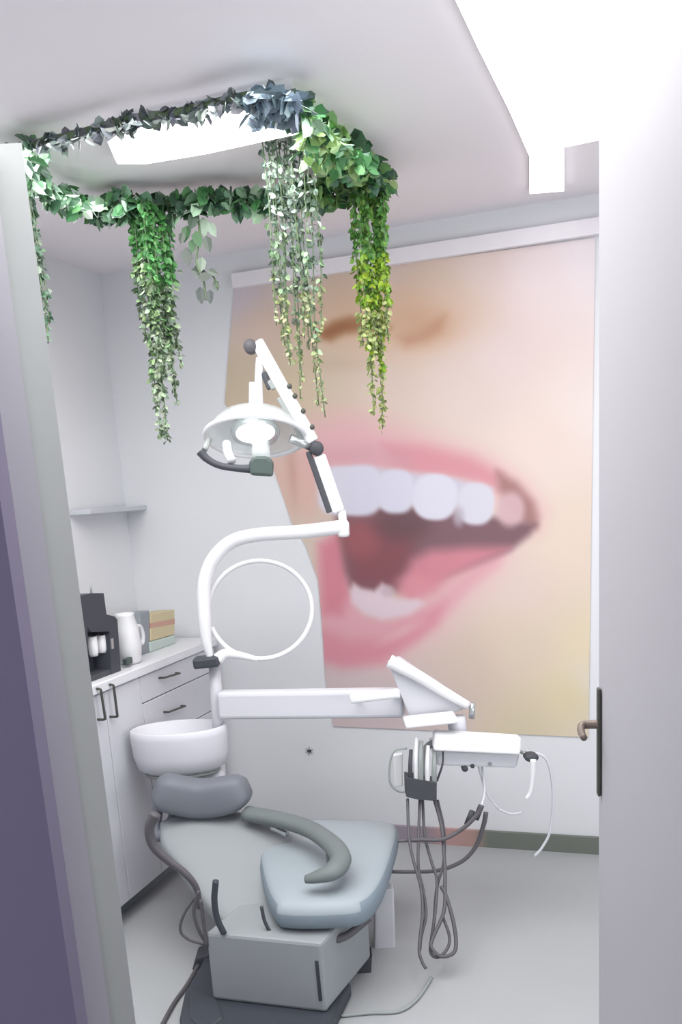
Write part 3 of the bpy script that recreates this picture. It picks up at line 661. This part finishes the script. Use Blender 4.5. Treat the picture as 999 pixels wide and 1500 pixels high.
# base box
f0 = G(311, 1464, zb); f1 = G(478, 1484, zb); f2 = G(544, 1402, zb); f3 = f0+(f2-f1)
zt2 = P(400, 1373, (f0.y+f1.y)/2).z
bm = bmesh.new(); q = [f0, f1, f2, f3]; hexa(bm, q, [Vector((p.x, p.y, zt2)) for p in q]); bev(bm, .010, 2); obj('base_box', bm, 'back', chair)
fn = (f1-f0).cross(UPZ).normalized()
if fn.y > 0: fn = -fn
def FR(x, y, o): return hit(x, y, f0+fn*o, fn)
bm = prism([FR(461, 1408, .002), FR(466, 1408, .002), FR(472, 1466, .002), FR(467, 1467, .002)], -fn*.006); obj('base_slot', bm, 'black', chair)
bm = bmesh.new(); tube(bm, [Vector((f0.x+.26, f0.y+.20, zt2-.01)), Vector((f0.x+.27, f0.y+.22, .27))], .07, 18); obj('lift_column', bm, 'midgrey', chair, True)
# right support panel
sp_ = [P(549, 1304, 2.62), P(577, 1302, 2.62), P(580, 1408, 2.62), P(548, 1414, 2.62)]
bm = prism(sp_, (0, .05, 0)); bev(bm, .006, 2); obj('support_panel', bm, 'offwhite', chair)
yf = G(541, 1425, 0).y; bm = prism([P(508, 1436, yf), P(545, 1400, yf), P(543, 1436, yf), P(534, 1428, yf)], (0, .06, 0)); obj('gap_shadow', bm, 'dark', chair)  # dark wedge standing in for the shadowed gap below the base box
# seat
zs_ = .345
so = [(372, 1206), (420, 1198), (480, 1196), (560, 1199), (582, 1208), (574, 1250), (556, 1294), (528, 1320), (480, 1326), (420, 1326), (398, 1316), (382, 1270)]
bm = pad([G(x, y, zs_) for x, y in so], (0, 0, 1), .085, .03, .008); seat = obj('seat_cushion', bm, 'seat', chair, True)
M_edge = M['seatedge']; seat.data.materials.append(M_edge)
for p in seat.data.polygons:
    if p.normal.z < .45: p.material_index = 1  # sides and underside of the cushion take the darker blue
# mechanism below seat
bm = bmesh.new(); box(bm, G(470, 1325, .24)+Vector((0, .12, 0)), (1, 0, 0), (0, 1, 0), UPZ, .24, .2, .07); bev(bm, .012, 2); obj('seat_carrier', bm, 'green_black', chair)
bm = bmesh.new(); tube(bm, [G(430, 1362, .25), G(470, 1376, .22), G(505, 1372, .22), G(540, 1345, .25)], .012, 10); obj('seat_rail', bm, 'hose', chair, True)
bm = bmesh.new(); tube(bm, [P(354, 1374, f0.y-.004), P(390, 1376, f0.y-.004), P(440, 1380, f0.y-.004)], lambda t: .009, 10); obj('hinge_bar', bm, 'hose', chair, True)
# backrest on a reclining plane
A = P(295, 1186, 2.86); B = P(350, 1368, f0.y+.07); lat = Vector((1, .1, 0)).normalized(); bn = (A-B).cross(lat).normalized()
if bn.z < 0: bn = -bn
def BK(x, y, o=0): return hit(x, y, A+bn*o, bn)
bo = [(232, 1200), (262, 1188), (330, 1184), (390, 1192), (440, 1212), (468, 1256), (448, 1316), (412, 1352), (372, 1366), (330, 1352), (298, 1318), (262, 1268), (236, 1234)]
bm = pad([BK(x, y) for x, y in bo], bn, .07, .024, .012); obj('backrest', bm, 'back', chair, True)
# headrest: curved cushion
hp = [(226, 1155), (250, 1162), (290, 1169), (330, 1165), (362, 1153)]
def hr(t): return .062*(1-.5*abs(2*t-1)**6)
bm = bmesh.new(); tube(bm, [P(x, y, 2.84-.03*abs(x-294)/68) for x, y in hp], hr, 24, 8, power=.5); obj('headrest', bm, 'grey', chair, True)
bm = bmesh.new(); tube(bm, [P(290, 1184, 2.86), P(292, 1198, 2.84)], .03, 12); tube(bm, [P(314, 1184, 2.86), P(316, 1198, 2.84)], .02, 12); obj('headrest_bracket', bm, 'dark', chair, True)
bm = bmesh.new(); tube(bm, [P(232, 1180, 2.87), P(228, 1205, 2.84), P(232, 1225, 2.80), P(248, 1212, 2.82), P(256, 1192, 2.86)], .02, 10); obj('side_wing', bm, 'grey', chair, True)
# armrest
ar = [(362, 1192, .43), (410, 1201, .43), (452, 1214, .43), (485, 1236, .43), (499, 1258, .42), (488, 1276, .41), (466, 1284, .40), (448, 1288, .39)]
bm = bmesh.new(); tube(bm, [G(x, y, z) for x, y, z in ar], lambda t: .034-.004*t-.016*max(0, (t-.7)/.3)**1, 14, 8, flat=.75); obj('armrest', bm, 'armgrey', chair, True)
a = G(485, 1250, .40); bm = bmesh.new(); tube(bm, [a, Vector((a.x, a.y, .345))], .016, 10); obj('armrest_post', bm, 'armgrey', chair, True)
bm = bmesh.new(); tube(bm, [G(398, 1212, .40), G(408, 1216, .395), G(420, 1222, .39)], .010, 8); obj('armrest_bracket', bm, 'metal', chair, True)
# side piping hose and cables on the left
def cable(name, pts, r, m, Y): 
    bm = bmesh.new(); tube(bm, [P(x, y, Y) for x, y in pts], r, 9); return obj(name, bm, m, chair, True)
cable('side_tube', [(228, 1192), (219, 1212), (224, 1238), (246, 1260), (272, 1280), (288, 1302), (292, 1330)], lambda t: .016-.008*t, 'hose', f0.y+.05)
cable('cable', [(291, 1305), (284, 1335), (291, 1362), (306, 1388)], .005, 'hose', f0.y+.01)
cable('cable', [(289, 1310), (270, 1338), (264, 1362), (276, 1376), (302, 1384)], .004, 'hose', f0.y+.02)
cable('cable', [(294, 1318), (298, 1350), (303, 1386)], .005, 'hose', f0.y)
cable('lever', [(316, 1290), (314, 1318), (318, 1345), (328, 1367)], .009, 'black', f0.y-.015)
cable('cable', [(383, 1328), (388, 1350), (400, 1368), (428, 1377), (450, 1380)], .005, 'dark', f0.y-.01)
bm = prism([P(286, 1404, 2.56), P(308, 1398, 2.56), P(309, 1436, 2.56), P(276, 1440, 2.56)], (0, .08, 0)); bev(bm, .006, 2); obj('motor_housing', bm, 'dark', chair)
bm = bmesh.new(); tube(bm, [P(296, 1448, 2.5), P(309, 1440, 2.5), P(306, 1456, 2.5)], .010, 8); obj('air_fitting', bm, 'white', chair, True)
bm = bmesh.new(); pts_ = [G(x, y, .05) for x, y in ((276, 1444), (320, 1462), (330, 1490), (300, 1510), (276, 1490))]; hexa(bm, [Vector((p.x, p.y, 0)) for p in pts_], pts_); bev(bm, .010, 2); obj('pump_cover', bm, 'black', chair)
# cables on the floor
bm = bmesh.new(); tube(bm, [G(300, 1396, .02), G(276, 1440, .008), G(255, 1470, .006), G(232, 1512, .006)], .007, 8); tag(obj('floor_cable', bm, 'hose', None, True), 'dark cable on floor running forward from the chair base', 'cable')
bm = bmesh.new(); tube(bm, [G(500, 1488, .006), G(540, 1484, .006), G(585, 1481, .006), G(612, 1462, .006), G(632, 1432, .006)], .005, 8); tag(obj('floor_cable', bm, 'midgrey', None, True), 'grey cable curving over the floor right of the chair base', 'cable')
# insect on the wall
q = W(453, 1100, .004)
ins = thing('insect', 'small dark insect on the pale wall below the mural', 'insect', q)
bm = bmesh.new(); bmesh.ops.create_uvsphere(bm, u_segments=12, v_segments=8, radius=.008); bmesh.ops.scale(bm, vec=(1.2, .5, .9), verts=bm.verts); bmesh.ops.translate(bm, vec=q, verts=bm.verts); obj('body', bm, 'black', ins, True)
bm = bmesh.new()
for k in range(6):
    a = k*math.pi/3+.4; d = ALONG*math.cos(a)+UPZ*math.sin(a); tube(bm, [q, q+d*.011-INTO*.004, q+d*.019], .0011, 5)
obj('legs', bm, 'black', ins, True)

# ------------------------------------------------------------------ light
def area(name, loc, rot, size, power, col=(1, 1, 1), sy=None):
    d = bpy.data.lights.new(name, 'AREA'); d.energy = power; d.size = size; d.color = col
    if sy: d.shape = 'RECTANGLE'; d.size_y = sy
    o = bpy.data.objects.new(name, d); COL.objects.link(o); o.location = loc; o.rotation_euler = rot
c = wallpoint(-.25, CEIL-.06, 1.75); area('ceiling_fill', c, (0, 0, -YAW), 1.9, 36, (1, .995, .975), 1.7)  # added unseen fill that evens out the room light; no fixture here
wl = wallpoint(uR-.05, 1.25, 2.3); area('side_fill', wl, (0, math.radians(128), -YAW), 1.5, 34, (.97, .98, 1), 1.6)  # added fill at the right wall, tilted up to brighten the ceiling; no window
w = bpy.data.worlds.new('World'); S.world = w; w.use_nodes = True
bg = w.node_tree.nodes['Background']; bg.inputs[0].default_value = (.90, .90, .95, 1); bg.inputs[1].default_value = 1.0
S.view_settings.view_transform = 'Standard'; S.view_settings.look = 'None'; S.view_settings.gamma = 1; S.view_settings.use_curve_mapping = False
S.view_settings.exposure = 0.5
